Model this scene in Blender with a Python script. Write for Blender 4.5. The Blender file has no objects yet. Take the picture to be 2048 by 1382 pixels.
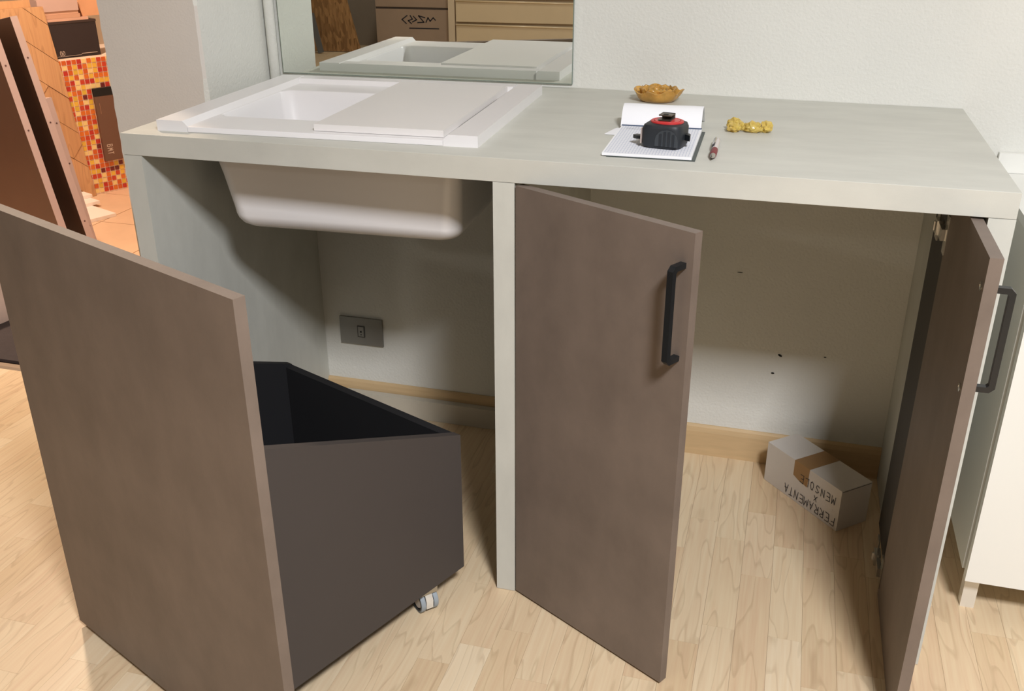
import bpy, bmesh, math, random
from mathutils import Vector, Matrix, noise
random.seed(7)
S = bpy.context.scene
COL = S.collection

# ---------------------------------------------------------------- camera
CF, CYAW, CPITCH, CROLL = 1938.49, -0.27958, -0.42909, -0.00251
CPOS = Vector((1.20647, -1.54433, 1.29129))
fwd = Vector((math.sin(CYAW)*math.cos(CPITCH), math.cos(CYAW)*math.cos(CPITCH), math.sin(CPITCH)))
rgt = fwd.cross(Vector((0, 0, 1))).normalized()
upv = rgt.cross(fwd)
r2 = rgt*math.cos(CROLL) + upv*math.sin(CROLL)
u2 = -rgt*math.sin(CROLL) + upv*math.cos(CROLL)
cd = bpy.data.cameras.new('camera')
cam = bpy.data.objects.new('camera', cd)
COL.objects.link(cam)
cd.sensor_width = 36.0
cd.lens = CF/2048*36
cd.clip_start = 0.05
m = Matrix((r2, u2, -fwd)).transposed().to_4x4()
m.translation = CPOS
cam.matrix_world = m
S.camera = cam

# ---------------------------------------------------------------- world, lights, exposure
w = bpy.data.worlds.new('world')
S.world = w
w.use_nodes = True
w.node_tree.nodes['Background'].inputs[0].default_value = (0.9, 0.95, 1, 1)
w.node_tree.nodes['Background'].inputs[1].default_value = 0.05
S.view_settings.view_transform = 'Standard'
S.view_settings.look = 'None'
S.view_settings.gamma = 1.0
S.view_settings.use_curve_mapping = False
S.view_settings.exposure = 0.12

def area(name, loc, size, power, col):
    l = bpy.data.lights.new(name, 'AREA')
    l.shape = 'RECTANGLE'
    l.size, l.size_y = size
    l.energy = power
    l.color = col
    o = bpy.data.objects.new(name, l)
    COL.objects.link(o)
    o.location = loc
    return o

CEIL = 2.75
LAMPS = [((1.95, -1.94), (0.44, 0.52), 124, (0.962, 0.966, 1.0)),
         ((-1.60, -4.85), (0.34, 0.34), 20, (1.0, 0.92, 0.81))]  # added fill light, brightens the far end shown in the mirror
for (lx, ly), sz, pw, cl in LAMPS:
    area('panel_or_fill_light', (lx, ly, CEIL-0.055), sz, pw, cl)
area('warm_light', (-1.50, 1.28, 2.42), (0.16, 0.16), 60, (1.0, 0.77, 0.57))

# ---------------------------------------------------------------- helpers
def lin(c):
    return tuple(((x/255)/12.92 if x/255 <= 0.04045 else ((x/255+0.055)/1.055)**2.4) for x in c)

def rgba(c):
    return (*lin(c), 1)

def mat(name, col, rough=0.5, metal=0.0, spec=0.5, vary=0.0, vscale=6.0, stretch=(1, 1, 1), bump=0.0, bscale=200.0,
        coords='Object', trans=0.0, col2=None, detail=4.0, bdist=0.001):
    mt = bpy.data.materials.new(name)
    mt.use_nodes = True
    nt = mt.node_tree
    b = nt.nodes['Principled BSDF']
    b.inputs['Base Color'].default_value = rgba(col)
    b.inputs['Roughness'].default_value = rough
    b.inputs['Metallic'].default_value = metal
    b.inputs['Specular IOR Level'].default_value = spec
    if trans:
        b.inputs['Transmission Weight'].default_value = trans
    tc = nt.nodes.new('ShaderNodeTexCoord')
    if vary or col2:
        mp = nt.nodes.new('ShaderNodeMapping')
        mp.inputs['Scale'].default_value = stretch
        nt.links.new(tc.outputs[coords], mp.inputs['Vector'])
        n = nt.nodes.new('ShaderNodeTexNoise')
        n.inputs['Scale'].default_value = vscale
        n.inputs['Detail'].default_value = detail
        n.inputs['Roughness'].default_value = 0.6
        nt.links.new(mp.outputs[0], n.inputs['Vector'])
        r = nt.nodes.new('ShaderNodeValToRGB')
        c = lin(col)
        if col2:
            a, z = c, lin(col2)
        else:
            a = tuple(min(1, x*(1-vary)) for x in c)
            z = tuple(min(1, x*(1+vary)) for x in c)
        r.color_ramp.elements[0].color = (*a, 1)
        r.color_ramp.elements[1].color = (*z, 1)
        r.color_ramp.elements[0].position = 0.3
        r.color_ramp.elements[1].position = 0.7
        nt.links.new(n.outputs['Fac'], r.inputs[0])
        nt.links.new(r.outputs[0], b.inputs['Base Color'])
    if bump:
        n2 = nt.nodes.new('ShaderNodeTexNoise')
        n2.inputs['Scale'].default_value = bscale
        n2.inputs['Detail'].default_value = 3
        nt.links.new(tc.outputs[coords], n2.inputs['Vector'])
        bp = nt.nodes.new('ShaderNodeBump')
        bp.inputs['Strength'].default_value = bump
        bp.inputs['Distance'].default_value = bdist
        nt.links.new(n2.outputs['Fac'], bp.inputs['Height'])
        nt.links.new(bp.outputs[0], b.inputs['Normal'])
    return mt

class MB:
    """collects shapes into one bmesh"""
    def __init__(s):
        s.bm = bmesh.new()
    def box(s, lo, hi, M=None):
        x0, y0, z0 = lo
        x1, y1, z1 = hi
        P = [(x0, y0, z0), (x1, y0, z0), (x1, y1, z0), (x0, y1, z0), (x0, y0, z1), (x1, y0, z1), (x1, y1, z1), (x0, y1, z1)]
        v = [s.bm.verts.new((M @ Vector(p)) if M else p) for p in P]
        for f in ((0, 3, 2, 1), (4, 5, 6, 7), (0, 1, 5, 4), (1, 2, 6, 5), (2, 3, 7, 6), (3, 0, 4, 7)):
            s.bm.faces.new([v[i] for i in f])
        return s
    def prism(s, poly, h0, h1, M=None):
        """2D polygon in local xy, extruded along local z"""
        a = [s.bm.verts.new((M or Matrix()) @ Vector((x, y, h0))) for x, y in poly]
        b = [s.bm.verts.new((M or Matrix()) @ Vector((x, y, h1))) for x, y in poly]
        n = len(poly)
        s.bm.faces.new(a[::-1])
        s.bm.faces.new(b)
        for i in range(n):
            s.bm.faces.new((a[i], a[(i+1) % n], b[(i+1) % n], b[i]))
        return s
    def rings(s, rings, cap0=True, cap1=True, closed=True):
        R = [[s.bm.verts.new(p) for p in r] for r in rings]
        for a, b in zip(R, R[1:]):
            n = len(a)
            for i in range(n if closed else n-1):
                s.bm.faces.new((a[i], a[(i+1) % n], b[(i+1) % n], b[i]))
        if cap0:
            s.bm.faces.new(R[0][::-1])
        if cap1:
            s.bm.faces.new(R[-1])
        return s
    def tube(s, pts, rad, seg=10, caps=True):
        pts = [Vector(p) for p in pts]
        rr = rad if isinstance(rad, (list, tuple)) else [rad]*len(pts)
        rings = []
        ref = None
        for i, p in enumerate(pts):
            d = (pts[min(i+1, len(pts)-1)]-pts[max(i-1, 0)]).normalized()
            if ref is None or abs(ref.dot(d)) > 0.95:
                ref = Vector((0, 0, 1)) if abs(d.z) < 0.9 else Vector((1, 0, 0))
            a = d.cross(ref).normalized()
            b = a.cross(d)
            rings.append([p+(a*math.cos(t)+b*math.sin(t))*rr[i] for t in [2*math.pi*k/seg for k in range(seg)]])
        return s.rings(rings, caps, caps)
    def ribbon(s, pts, width, nrm):
        """flat pen stroke through pts on a plane of normal nrm"""
        for p, q_ in zip(pts, pts[1:]):
            p, q_ = Vector(p), Vector(q_)
            d = q_-p
            if d.length < 1e-6:
                continue
            d.normalize()
            t = d.cross(nrm).normalized()*width/2
            e = d*width*0.4
            s.bm.faces.new([s.bm.verts.new(x) for x in (p-e-t, q_+e-t, q_+e+t, p-e+t)])
        return s
    def bevel(s, w_, seg=2, ang=30):
        ed = [e for e in s.bm.edges if e.is_manifold and e.calc_face_angle(0) > math.radians(ang)]
        bmesh.ops.bevel(s.bm, geom=ed, offset=w_, segments=seg, affect='EDGES', profile=0.5, clamp_overlap=True)
        return s
    def mesh(s, name, smooth=False):
        bmesh.ops.recalc_face_normals(s.bm, faces=s.bm.faces[:])
        me = bpy.data.meshes.new(name)
        s.bm.to_mesh(me)
        s.bm.free()
        if smooth:
            for p in me.polygons:
                p.use_smooth = True
            if smooth is not True:
                me.set_sharp_from_angle(angle=math.radians(smooth))
        return me
    def build(s, name, m_, parent=None, smooth=False):
        me = s.mesh(name, smooth)
        o = link(name, me, m_, parent)
        if smooth and smooth is not True:          # keep big flats flat beside small bevels
            wn = o.modifiers.new('weighted', 'WEIGHTED_NORMAL')
            wn.keep_sharp = True
            wn.weight = 100
        return o

def link(name, me, m_, parent=None):
    if m_ is not None and len(me.materials) == 0:
        me.materials.append(m_)
    o = bpy.data.objects.new(name, me)
    COL.objects.link(o)
    if parent:
        o.parent = parent
    return o

def tag(o, label, cat, group=None):
    o['label'] = label
    o['category'] = cat
    if group:
        o['group'] = group
    return o

def thing(name, label, cat, loc=(0, 0, 0), rz=0.0, group=None):
    o = bpy.data.objects.new(name, None)
    o.empty_display_size = 0.05
    COL.objects.link(o)
    o.location = loc
    o.rotation_euler = (0, 0, rz)
    return tag(o, label, cat, group)

def struct(o):
    o['kind'] = 'structure'
    return o

def rrect(x0, y0, x1, y1, r, z, seg=5):
    out = []
    for cx, cy, a0 in ((x1-r, y0+r, -90), (x1-r, y1-r, 0), (x0+r, y1-r, 90), (x0+r, y0+r, 180)):
        for k in range(seg+1):
            a = math.radians(a0+90*k/seg)
            out.append(Vector((cx+r*math.cos(a), cy+r*math.sin(a), z)))
    return out

# simple pen-stroke alphabet, unit cell 0..1 wide, 0..1 high
GLY = {
    'F': [[(0, 0), (.05, 1)], [(.05, 1), (.85, 1.02)], [(.02, .55), (.65, .57)]],
    'E': [[(.75, .02), (.05, 0), (0, 1), (.8, 1)], [(.02, .5), (.6, .52)]],
    'R': [[(0, 0), (.05, 1), (.6, 1), (.75, .8), (.55, .58), (.05, .5), (.8, 0)]],
    'A': [[(0, 0), (.42, 1), (.85, 0)], [(.18, .38), (.68, .4)]],
    'M': [[(0, 0), (.1, 1), (.42, .35), (.78, 1), (.9, 0)]],
    'N': [[(0, 0), (.05, 1), (.75, .02), (.8, 1)]],
    'T': [[(.4, 0), (.42, 1)], [(0, 1), (.85, 1)]],
    'X': [[(0, 0), (.8, 1)], [(.05, 1), (.8, .05)]],
    'S': [[(.75, .9), (.4, 1), (.1, .8), (.35, .55), (.7, .35), (.6, .08), (.3, 0), (0, .12)]],
    'O': [[(.4, 0), (.08, .2), (.02, .6), (.25, .98), (.6, .98), (.8, .6), (.7, .15), (.4, 0)]],
    'L': [[(.05, 1), (.02, 0), (.75, .03)]],
    'B': [[(0, 0), (0, 1), (.55, 1), (.7, .8), (.5, .55), (0, .53)], [(.5, .55), (.8, .3), (.6, 0), (0, 0)]],
    'H': [[(0, 0), (0, 1)], [(.7, 0), (.7, 1)], [(0, .5), (.7, .5)]],
    '(': [[(.6, 1.1), (.15, .8), (.15, .2), (.6, -.1)]],
    ')': [[(.1, 1.1), (.55, .8), (.55, .2), (.1, -.1)]],
}
def lettering(text, org, dx, dy, h, adv, pen, nrm, jitter=0.0, name='lettering', m_=None, parent=None, aspect=0.72):
    mb = MB()
    rnd = random.Random(len(text))
    for i, ch in enumerate(text):
        for st in GLY.get(ch, []):
            mb.ribbon([org + dx*(i*adv + x*h*aspect + rnd.uniform(-1, 1)*jitter) + dy*(y*h + rnd.uniform(-1, 1)*jitter) for x, y in st], pen, nrm)
    return mb.build(name, m_, parent)

# ---------------------------------------------------------------- dimensions
W, D, H, T = 1.546, 0.664, 0.90, 0.0412
XM, PT = 0.7295, 0.0384          # divider position, panel thickness

# ---------------------------------------------------------------- materials
M = {}
M['wall'] = mat('white_stucco', (226, 226, 219), 0.9, spec=0.2, vary=0.03, vscale=3, bump=0.55, bscale=160, coords='Object', bdist=0.0022)
M['room_paint'] = mat('grey_room_paint', (140, 139, 136), 0.9, spec=0.2, vary=0.03)
M['plaster_shaded'] = mat('warm_shaded_plaster', (222, 217, 210), 0.9, spec=0.2, vary=0.03, vscale=4, bump=0.3, bscale=240, bdist=0.0015)  # shade of the pillar front is put into this plaster tone
M['ceil'] = mat('ceiling_white', (192, 193, 192), 0.9, spec=0.1, vary=0.01)
M['concrete'] = mat('light_concrete_laminate', (200, 200, 191), 0.5, spec=0.35, vary=0.065, vscale=5, stretch=(1.1, 3.2, 2.0), bump=0.10, bscale=420, detail=6)
M['concrete_side'] = mat('light_concrete_laminate_vertical', (200, 201, 193), 0.5, spec=0.35, vary=0.07, vscale=5, stretch=(2.5, 2.5, 1.0), bump=0.10, bscale=420, detail=6)
M['taupe'] = mat('taupe_resin_laminate', (120, 107, 97), 0.55, spec=0.35, vary=0.15, vscale=6.5, stretch=(1.3, 1.3, 0.9), bump=0.12, bscale=260, detail=7)
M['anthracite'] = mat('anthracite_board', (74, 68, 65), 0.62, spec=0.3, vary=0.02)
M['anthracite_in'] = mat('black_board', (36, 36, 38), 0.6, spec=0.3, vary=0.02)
M['black_metal'] = mat('black_coated_metal', (24, 27, 30), 0.38, metal=0.0, spec=0.5, vary=0.02)
M['chrome'] = mat('nickel_metal', (190, 188, 182), 0.25, metal=1.0, vary=0.03, vscale=40)
M['bright_metal'] = mat('bright_zinc', (226, 224, 218), 0.3, metal=0.35, vary=0.08, vscale=60)
M['ceramic'] = mat('white_sink_ceramic', (238, 236, 236), 0.32, spec=0.5, vary=0.006)
M['board_white'] = mat('white_plastic_board', (232, 229, 226), 0.45, spec=0.4, vary=0.008)
M['dark_strip'] = mat('dark_strip', (66, 64, 62), 0.6, spec=0.3, vary=0.04)
M['baseboard'] = mat('maple_skirting', (205, 176, 134), 0.5, spec=0.35, vary=0.06, vscale=8, stretch=(1, 10, 10))
M['white_lac'] = mat('white_lacquer', (236, 236, 230), 0.4, spec=0.4, vary=0.006)
M['white_lac_side'] = mat('white_melamine', (222, 222, 214), 0.5, spec=0.3, vary=0.006)
M['plug_metal'] = mat('brushed_grey_plate', (150, 148, 142), 0.4, metal=0.5, vary=0.03)
M['plug_dark'] = mat('dark_socket_insert', (70, 68, 66), 0.5, vary=0.03)
M['hole'] = mat('dark_hole', (16, 15, 14), 0.8, vary=0.02)
M['card_white'] = mat('white_cardboard', (212, 205, 197), 0.85, spec=0.15, vary=0.02, vscale=12)
M['tape'] = mat('brown_packing_tape', (150, 112, 66), 0.3, spec=0.5, vary=0.05)
M['ink'] = mat('dark_ink', (34, 33, 42), 0.6, vary=0.02)
M['paper'] = mat('white_paper', (240, 241, 244), 0.8, spec=0.1, vary=0.01)
M['grey_rubber'] = mat('grey_caster_tread', (150, 160, 168), 0.55, vary=0.03)
M['dark_plastic'] = mat('black_rubber', (38, 42, 47), 0.5, spec=0.45, vary=0.04)
M['red'] = mat('red_plastic', (196, 44, 46), 0.35, vary=0.03)
M['maroon'] = mat('maroon_grip', (122, 28, 38), 0.5, vary=0.03)
M['clear_grey'] = mat('pearl_grey_plastic', (205, 198, 196), 0.25, vary=0.02)

def mirror_mat():
    mt = bpy.data.materials.new('mirror_glass')
    mt.use_nodes = True
    b = mt.node_tree.nodes['Principled BSDF']
    b.inputs['Base Color'].default_value = (0.86, 0.89, 0.84, 1)
    b.inputs['Metallic'].default_value = 1
    b.inputs['Roughness'].default_value = 0.0
    return mt
M['mirror'] = mirror_mat()
M['glass_edge'] = mat('mirror_edge', (120, 135, 125), 0.2, vary=0.02)

def amber_mat():
    mt = mat('amber_glass', (236, 188, 100), 0.12, spec=0.6, vary=0.18, vscale=60)
    b = mt.node_tree.nodes['Principled BSDF']
    b.inputs['Transmission Weight'].default_value = 0.45
    b.inputs['IOR'].default_value = 1.4
    return mt
M['amber'] = amber_mat()
M['gold'] = mat('crinkled_gold', (250, 216, 116), 0.12, metal=0.0, spec=0.9, trans=0.45, vary=0.16, vscale=90)

def wood_plank(name, ramp, gx=9.0, gy=1.3, brick=False, ring=0.30):
    """pale strip parquet; tone differs per strip (object random)"""
    mt = bpy.data.materials.new(name)
    mt.use_nodes = True
    nt = mt.node_tree
    N, Lk = nt.nodes, nt.links
    b = N['Principled BSDF']
    b.inputs['Roughness'].default_value = 0.42
    b.inputs['Specular IOR Level'].default_value = 0.4
    tc = N.new('ShaderNodeTexCoord')
    if brick:
        bk = N.new('ShaderNodeTexBrick')
        bk.inputs['Scale'].default_value = 1.0
        bk.inputs['Brick Width'].default_value = 0.36
        bk.inputs['Row Height'].default_value = 0.063
        bk.inputs['Mortar Size'].default_value = 0.0006
        bk.inputs['Color1'].default_value = (0, 0, 0, 1)
        bk.inputs['Color2'].default_value = (1, 1, 1, 1)
        bk.inputs['Mortar'].default_value = (0.2, 0.2, 0.2, 1)
        mp0 = N.new('ShaderNodeMapping')
        mp0.inputs['Rotation'].default_value = (0, 0, math.pi/2)
        Lk.new(tc.outputs['Object'], mp0.inputs['Vector'])
        Lk.new(mp0.outputs[0], bk.inputs['Vector'])
        rnd = bk.outputs['Color']
    else:
        oi = N.new('ShaderNodeObjectInfo')
        rnd = oi.outputs['Random']
    # offset per strip
    mul = N.new('ShaderNodeMath'); mul.operation = 'MULTIPLY'; mul.inputs[1].default_value = 37.0
    Lk.new(rnd, mul.inputs[0])
    comb = N.new('ShaderNodeCombineXYZ')
    Lk.new(mul.outputs[0], comb.inputs[0]); Lk.new(mul.outputs[0], comb.inputs[1])
    add = N.new('ShaderNodeVectorMath'); add.operation = 'ADD'
    Lk.new(tc.outputs['Object'], add.inputs[0]); Lk.new(comb.outputs[0], add.inputs[1])
    mp = N.new('ShaderNodeMapping')
    mp.inputs['Scale'].default_value = (gx, gy, 1)
    Lk.new(add.outputs[0], mp.inputs['Vector'])
    n1 = N.new('ShaderNodeTexNoise')
    n1.inputs['Scale'].default_value = 1.6; n1.inputs['Detail'].default_value = 2.0
    Lk.new(mp.outputs[0], n1.inputs['Vector'])
    # growth rings = contour lines of a smooth stretched noise
    m1 = N.new('ShaderNodeMath'); m1.operation = 'MULTIPLY'; m1.inputs[1].default_value = 8.0
    Lk.new(n1.outputs['Fac'], m1.inputs[0])
    fr = N.new('ShaderNodeMath'); fr.operation = 'FRACT'
    Lk.new(m1.outputs[0], fr.inputs[0])
    rr = N.new('ShaderNodeValToRGB')
    e = rr.color_ramp.elements
    e[0].position = 0.0; e[0].color = (1, 1, 1, 1)
    e[1].position = 1.0; e[1].color = (0.75, 0.75, 0.75, 1)
    k = e.new(0.80); k.color = (0.92, 0.92, 0.92, 1)
    k = e.new(0.93); k.color = (0.5, 0.42, 0.34, 1)
    Lk.new(fr.outputs[0], rr.inputs[0])
    # fine fibres
    mp2 = N.new('ShaderNodeMapping')
    mp2.inputs['Scale'].default_value = (140, 5, 1)
    Lk.new(add.outputs[0], mp2.inputs['Vector'])
    n2 = N.new('ShaderNodeTexNoise'); n2.inputs['Scale'].default_value = 1.0; n2.inputs['Detail'].default_value = 3
    Lk.new(mp2.outputs[0], n2.inputs['Vector'])
    cr = N.new('ShaderNodeValToRGB')
    cr.color_ramp.elements[0].color = rgba(ramp[0]); cr.color_ramp.elements[1].color = rgba(ramp[-1])
    for i, c in enumerate(ramp[1:-1]):
        kk = cr.color_ramp.elements.new((i+1)/(len(ramp)-1)); kk.color = rgba(c)
    Lk.new(rnd, cr.inputs[0])
    mx = N.new('ShaderNodeMix'); mx.data_type = 'RGBA'; mx.blend_type = 'MULTIPLY'
    mx.inputs['Factor'].default_value = ring
    Lk.new(cr.outputs[0], mx.inputs['A']); Lk.new(rr.outputs[0], mx.inputs['B'])
    mx2 = N.new('ShaderNodeMix'); mx2.data_type = 'RGBA'; mx2.blend_type = 'OVERLAY'
    mx2.inputs['Factor'].default_value = 0.22
    Lk.new(mx.outputs['Result'], mx2.inputs['A']); Lk.new(n2.outputs['Fac'], mx2.inputs['B'])
    Lk.new(mx2.outputs['Result'], b.inputs['Base Color'])
    return mt
MAPLE = [(218, 193, 158), (226, 204, 170), (212, 184, 147), (231, 211, 179), (216, 188, 153), (222, 198, 163)]
M['plank'] = wood_plank('maple_strip', MAPLE)
M['plank_field'] = wood_plank('maple_strip_field', MAPLE, brick=True)
M['oak'] = wood_plank('orange_oak_plank', [(198, 150, 108), (208, 160, 116), (190, 140, 98), (204, 156, 112)], gx=10, gy=1.5, ring=0.35)

# ---------------------------------------------------------------- room shell
XL, XR, YF, YB2 = -3.6, 3.3, -6.5, 3.4       # main room left/right/front, back of the side room
fl = struct(MB().box((XL, YF, -0.06), (XR, 0.60, -0.0045)).build('floor', M['plank_field']))
fl2 = struct(MB().box((XL, 0.60, -0.06), (-0.304, YB2, -0.006)).build('floor', mat('tile_grout', (150, 112, 82), 0.9, vary=0.05)))
fl3 = MB().box((-0.304, 0.60, -0.06), (XR, D, -0.0045)).build('floor_edge', M['plank_field'], fl)
struct(MB().box((XL, YF, CEIL), (XR, YB2, CEIL+0.08)).build('ceiling', M['ceil']))
WALLX = [(-0.0525, 0.677), (0.73, 0.698), (1.2, 0.674), (1.546, 0.664), (XR, 0.664)]   # old plaster wall, a little uneven above the worktop
def wall_y(x):
    for (xa, ya), (xb, yb) in zip(WALLX, WALLX[1:]):
        if xa <= x <= xb:
            return ya+(yb-ya)*(x-xa)/(xb-xa)
    return 0.664
wb = struct(MB().box((-0.0525, D, -0.06), (XR, D+0.15, H-T)).prism(WALLX + [(XR, D+0.15), (-0.0525, D+0.15)], H-T, CEIL).build('wall_back', M['wall']))
struct(MB().box((XR, YF, -0.06), (XR+0.12, D+0.15, CEIL)).build('wall_right', M['room_paint']))
struct(MB().box((XL-0.12, YF, -0.06), (XL, YB2, CEIL)).build('wall_left', M['room_paint']))
struct(MB().box((XL-0.12, YF-0.12, -0.06), (XR+0.12, YF, CEIL)).build('wall_front', mat('far_wall_paint', (160, 148, 136), 0.9, vary=0.03)))
struct(MB().box((XL-0.12, YB2, -0.06), (0.0, YB2+0.12, CEIL)).build('wall_far', mat('side_room_paint', (214, 190, 165), 0.9, vary=0.04)))
ws = MB().box((XL, 0.60, -0.004), (-1.36, 0.70, CEIL)).box((-1.36, 0.60, 2.55), (-0.304, 0.70, CEIL))
struct(ws.build('wall_side', M['plaster_shaded']))
# partition wall end (pillar) with slightly ragged plaster corners
def pillar():
    mb = MB()
    x0, x1, y0, y1 = -0.304, -0.053, 0.385, YB2
    n = 110
    rows = []
    rnd = random.Random(3)
    for i in range(n+1):
        z = -0.06 + (CEIL+0.06)*i/n
        j = [rnd.uniform(0, 1)**3*0.0035 for _ in range(4)]
        if rnd.random() < 0.05:
            j[0] += 0.006
        rows.append([(x0+j[1], y0, z), (x0+0.2, y0, z), (x1-0.006-j[0], y0, z), (x1, y0+0.004+j[0]*1.2, z), (x1, y0+0.2, z), (x1, y1, z), (x0, y1, z), (x0, y0+0.006+j[1], z)])
    mb.rings(rows)
    o = mb.build('wall_partition', M['plaster_shaded'])
    o.data.materials.append(M['wall'])  # lit right side stays white, front keeps the shaded tone
    for p in o.data.polygons:
        if p.normal.x > 0.6:
            p.material_index = 1
    return struct(o)
pillar()
struct(MB().tube([(-0.036, 0.6635, 0.001), (-0.036, 0.6635, 2.4)], 0.0125, 12).build('trim_1', M['wall'], smooth=True))

# laminate strips, one by one where the camera sees them
def project(p):
    d = Vector(p)-CPOS
    z = d.dot(fwd)
    if z < 0.05:
        return None
    return (1024+CF*d.dot(r2)/z, 691-CF*d.dot(u2)/z)
SW = 0.063
LEN = [0.24, 0.30, 0.36, 0.42]
smesh = {}
for L_ in LEN:
    g = 0.00018
    me = MB().box((-SW/2+g, -L_/2+g, -0.0045), (SW/2-g, L_/2-g, 0.0)).mesh('plank')
    me.materials.append(M['plank'])
    smesh[L_] = me
rnd = random.Random(11)
cnt = 0
for bi in range(-15, 4):
    bx0 = 1.653 + bi*3*SW
    for si in range(3):
        cx = bx0 + (si+0.5)*SW
        # strips between fixed end joints
        y = 0.652 - rnd.choice([0.0, 0.08, 0.14, 0.2])
        top = 0.596 if cx < -0.30 else 0.664
        y = top
        first = True
        while y > -0.95:
            L_ = rnd.choice(LEN)
            c = (cx, y-L_/2, 0)
            pr = [project((cx+a*SW/2, y-L_/2+b_*L_/2, 0)) for a in (-1, 0, 1) for b_ in (-1, 0, 1)]
            vis = any(p and -15 < p[0] < 2063 and p[1] < 1397 for p in pr)
            if vis:
                o = bpy.data.objects.new('plank', smesh[L_])
                COL.objects.link(o)
                o.parent = fl
                o.location = c
                cnt += 1
            y -= L_
print('planks', cnt)

# terracotta tiles of the side room
M['terra'] = mat('beige_terracotta_tile', (222, 184, 152), 0.45, spec=0.4, vary=0.07, vscale=5)
TS = 0.40
tme = MB().box((-TS/2+0.002, -TS/2+0.002, -0.006), (TS/2-0.002, TS/2-0.002, 0)).bevel(0.001, 1).mesh('tile')
tme.materials.append(M['terra'])
for i in range(-4, 4):
    for j in range(-3, 4):
        cx, cy = -1.70 + (i+0.5)*TS, 1.95 + (j+0.5)*TS
        if XL < cx-TS/2 and cx-TS/2 < -0.3 and cy+TS/2 < YB2 and cy-TS/2 > 0.62 and cx+TS/2 < -0.05:
            o = bpy.data.objects.new('tile', tme)
            COL.objects.link(o)
            o.parent = fl2
            o.location = (cx, cy, 0)
struct(MB().prism([(0, 0), (0.036, 0), (0.028, 0.005), (0.008, 0.005)], -1.34, -0.306,
                  Matrix(((0, 0, 1, 0), (1, 0, 0, 0.585), (0, 1, 0, 0), (0, 0, 0, 1)))).build('trim_2', mat('threshold_strip', (170, 150, 130), 0.4, metal=0.3, vary=0.03)))

# skirting along the back wall
for xa, xb in ((PT+0.0003, XM-0.0003), (XM+PT+0.0003, W-PT-0.0003), (W+0.0003, XR-0.002)):
    bb = MB().prism([(0, 0), (-0.012, 0), (-0.012, 0.066), (-0.009, 0.078), (-0.004, 0.083), (0, 0.083)], xa, xb,
                    Matrix(((0, 0, 1, 0), (1, 0, 0, D), (0, 1, 0, 0), (0, 0, 0, 1))))
    struct(bb.build('baseboard_back', M['baseboard']))

# wall scuffs / drilled holes under the worktop
for i, (x, z, a, b_) in enumerate(((1.244, 0.297, 0.0055, 0.0025), (1.232, 0.248, 0.004, 0.002), (1.347, 0.305, 0.003, 0.001), (1.131, 0.498, 0.006, 0.0006))):
    Mx = Matrix.Translation((x, D-0.0008, z)) @ Matrix.Rotation(0.5 if i == 0 else 0.0, 4, 'Y') @ Matrix.Rotation(math.pi/2, 4, 'X')
    MB().prism([(a*math.cos(t*math.pi/5), b_*math.sin(t*math.pi/5)) for t in range(10)], -0.0006, 0.0006, Mx).build('drill_hole', M['hole'], wb)

# ---------------------------------------------------------------- cabinet
cab = thing('base_cabinet', 'long grey concrete-look base cabinet carrying the sink, two taupe doors standing open', 'cabinet')
def cbox(name, lo, hi, m_, parent, bev=0.0012):
    return MB().box(lo, hi).bevel(bev, 2).build(name, m_, parent, smooth=35)
cbox('side_panel', (0, 0, 0.001), (PT, D-0.0005, H-T-0.0005), M['concrete_side'], cab)
cbox('divider_panel', (XM, 0, 0.001), (XM+PT, D-0.0005, H-T-0.0005), M['concrete_side'], cab)
cbox('side_panel', (W-PT, 0, 0.001), (W, D-0.0005, H-T-0.0005), M['concrete_side'], cab)
cbox('mounting_strip', (W-PT-0.0125, 0.255, 0.03), (W-PT-0.0005, 0.41, H-T-0.004), M['dark_strip'], cab, 0.0008)

def worktop():
    mb = MB()
    bm = mb.bm
    xs, ys = [0, 0.092, 0.652, 0.73, 1.2, W], [0, 0.080, 0.47, None]
    vt = {}
    for zi, z in enumerate((H-T, H)):
        for i, x in enumerate(xs):
            for j, y in enumerate(ys):
                vt[i, j, zi] = bm.verts.new((x, wall_y(x)-0.0005 if y is None else y, z))
    for i in range(5):
        for j in range(3):
            if (i, j) == (1, 1):
                continue
            for zi in (0, 1):
                bm.faces.new([vt[a, b_, zi] for a, b_ in ((i, j), (i+1, j), (i+1, j+1), (i, j+1))])
    def side(a, b_):
        bm.faces.new((vt[(*a, 0)], vt[(*b_, 0)], vt[(*b_, 1)], vt[(*a, 1)]))
    for i in range(5):
        side((i, 0), (i+1, 0)); side((i, 3), (i+1, 3))
    for i in range(3):
        side((0, i), (0, i+1)); side((5, i), (5, i+1))
    for a, b_ in (((1, 1), (2, 1)), ((2, 1), (2, 2)), ((2, 2), (1, 2)), ((1, 2), (1, 1))):
        side(a, b_)
    ed = [e for e in bm.edges if e.is_manifold and len(e.link_faces) == 2]
    bmesh.ops.recalc_face_normals(bm, faces=bm.faces[:])
    mb.bevel(0.0011, 2)
    return mb.build('worktop', M['concrete'], None, smooth=35)
tag(worktop(), 'long light grey concrete-look worktop with the white sink set in it', 'worktop')

# doors
def handle(parent, L_=0.160, out=0.032, M_=None):
    """D-handle: profile in (z along, out) plane, extruded sideways"""
    t, c, wd = 0.0085, 0.007, 0.0105
    o_, i_ = L_/2, L_/2-t
    poly = [(-o_, 0), (-o_, out-c), (-o_+c, out), (o_-c, out), (o_, out-c), (o_, 0), (i_, 0), (i_, out-t-0.003), (i_-0.003, out-t), (-i_+0.003, out-t), (-i_, out-t-0.003), (-i_, 0)]
    return MB().prism(poly, -wd/2, wd/2, M_).bevel(0.0009, 2).build('handle', M['black_metal'], parent, smooth=35)

DW, DH, DT = 0.3685, 0.850, 0.018
ZB = 0.006
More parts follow.
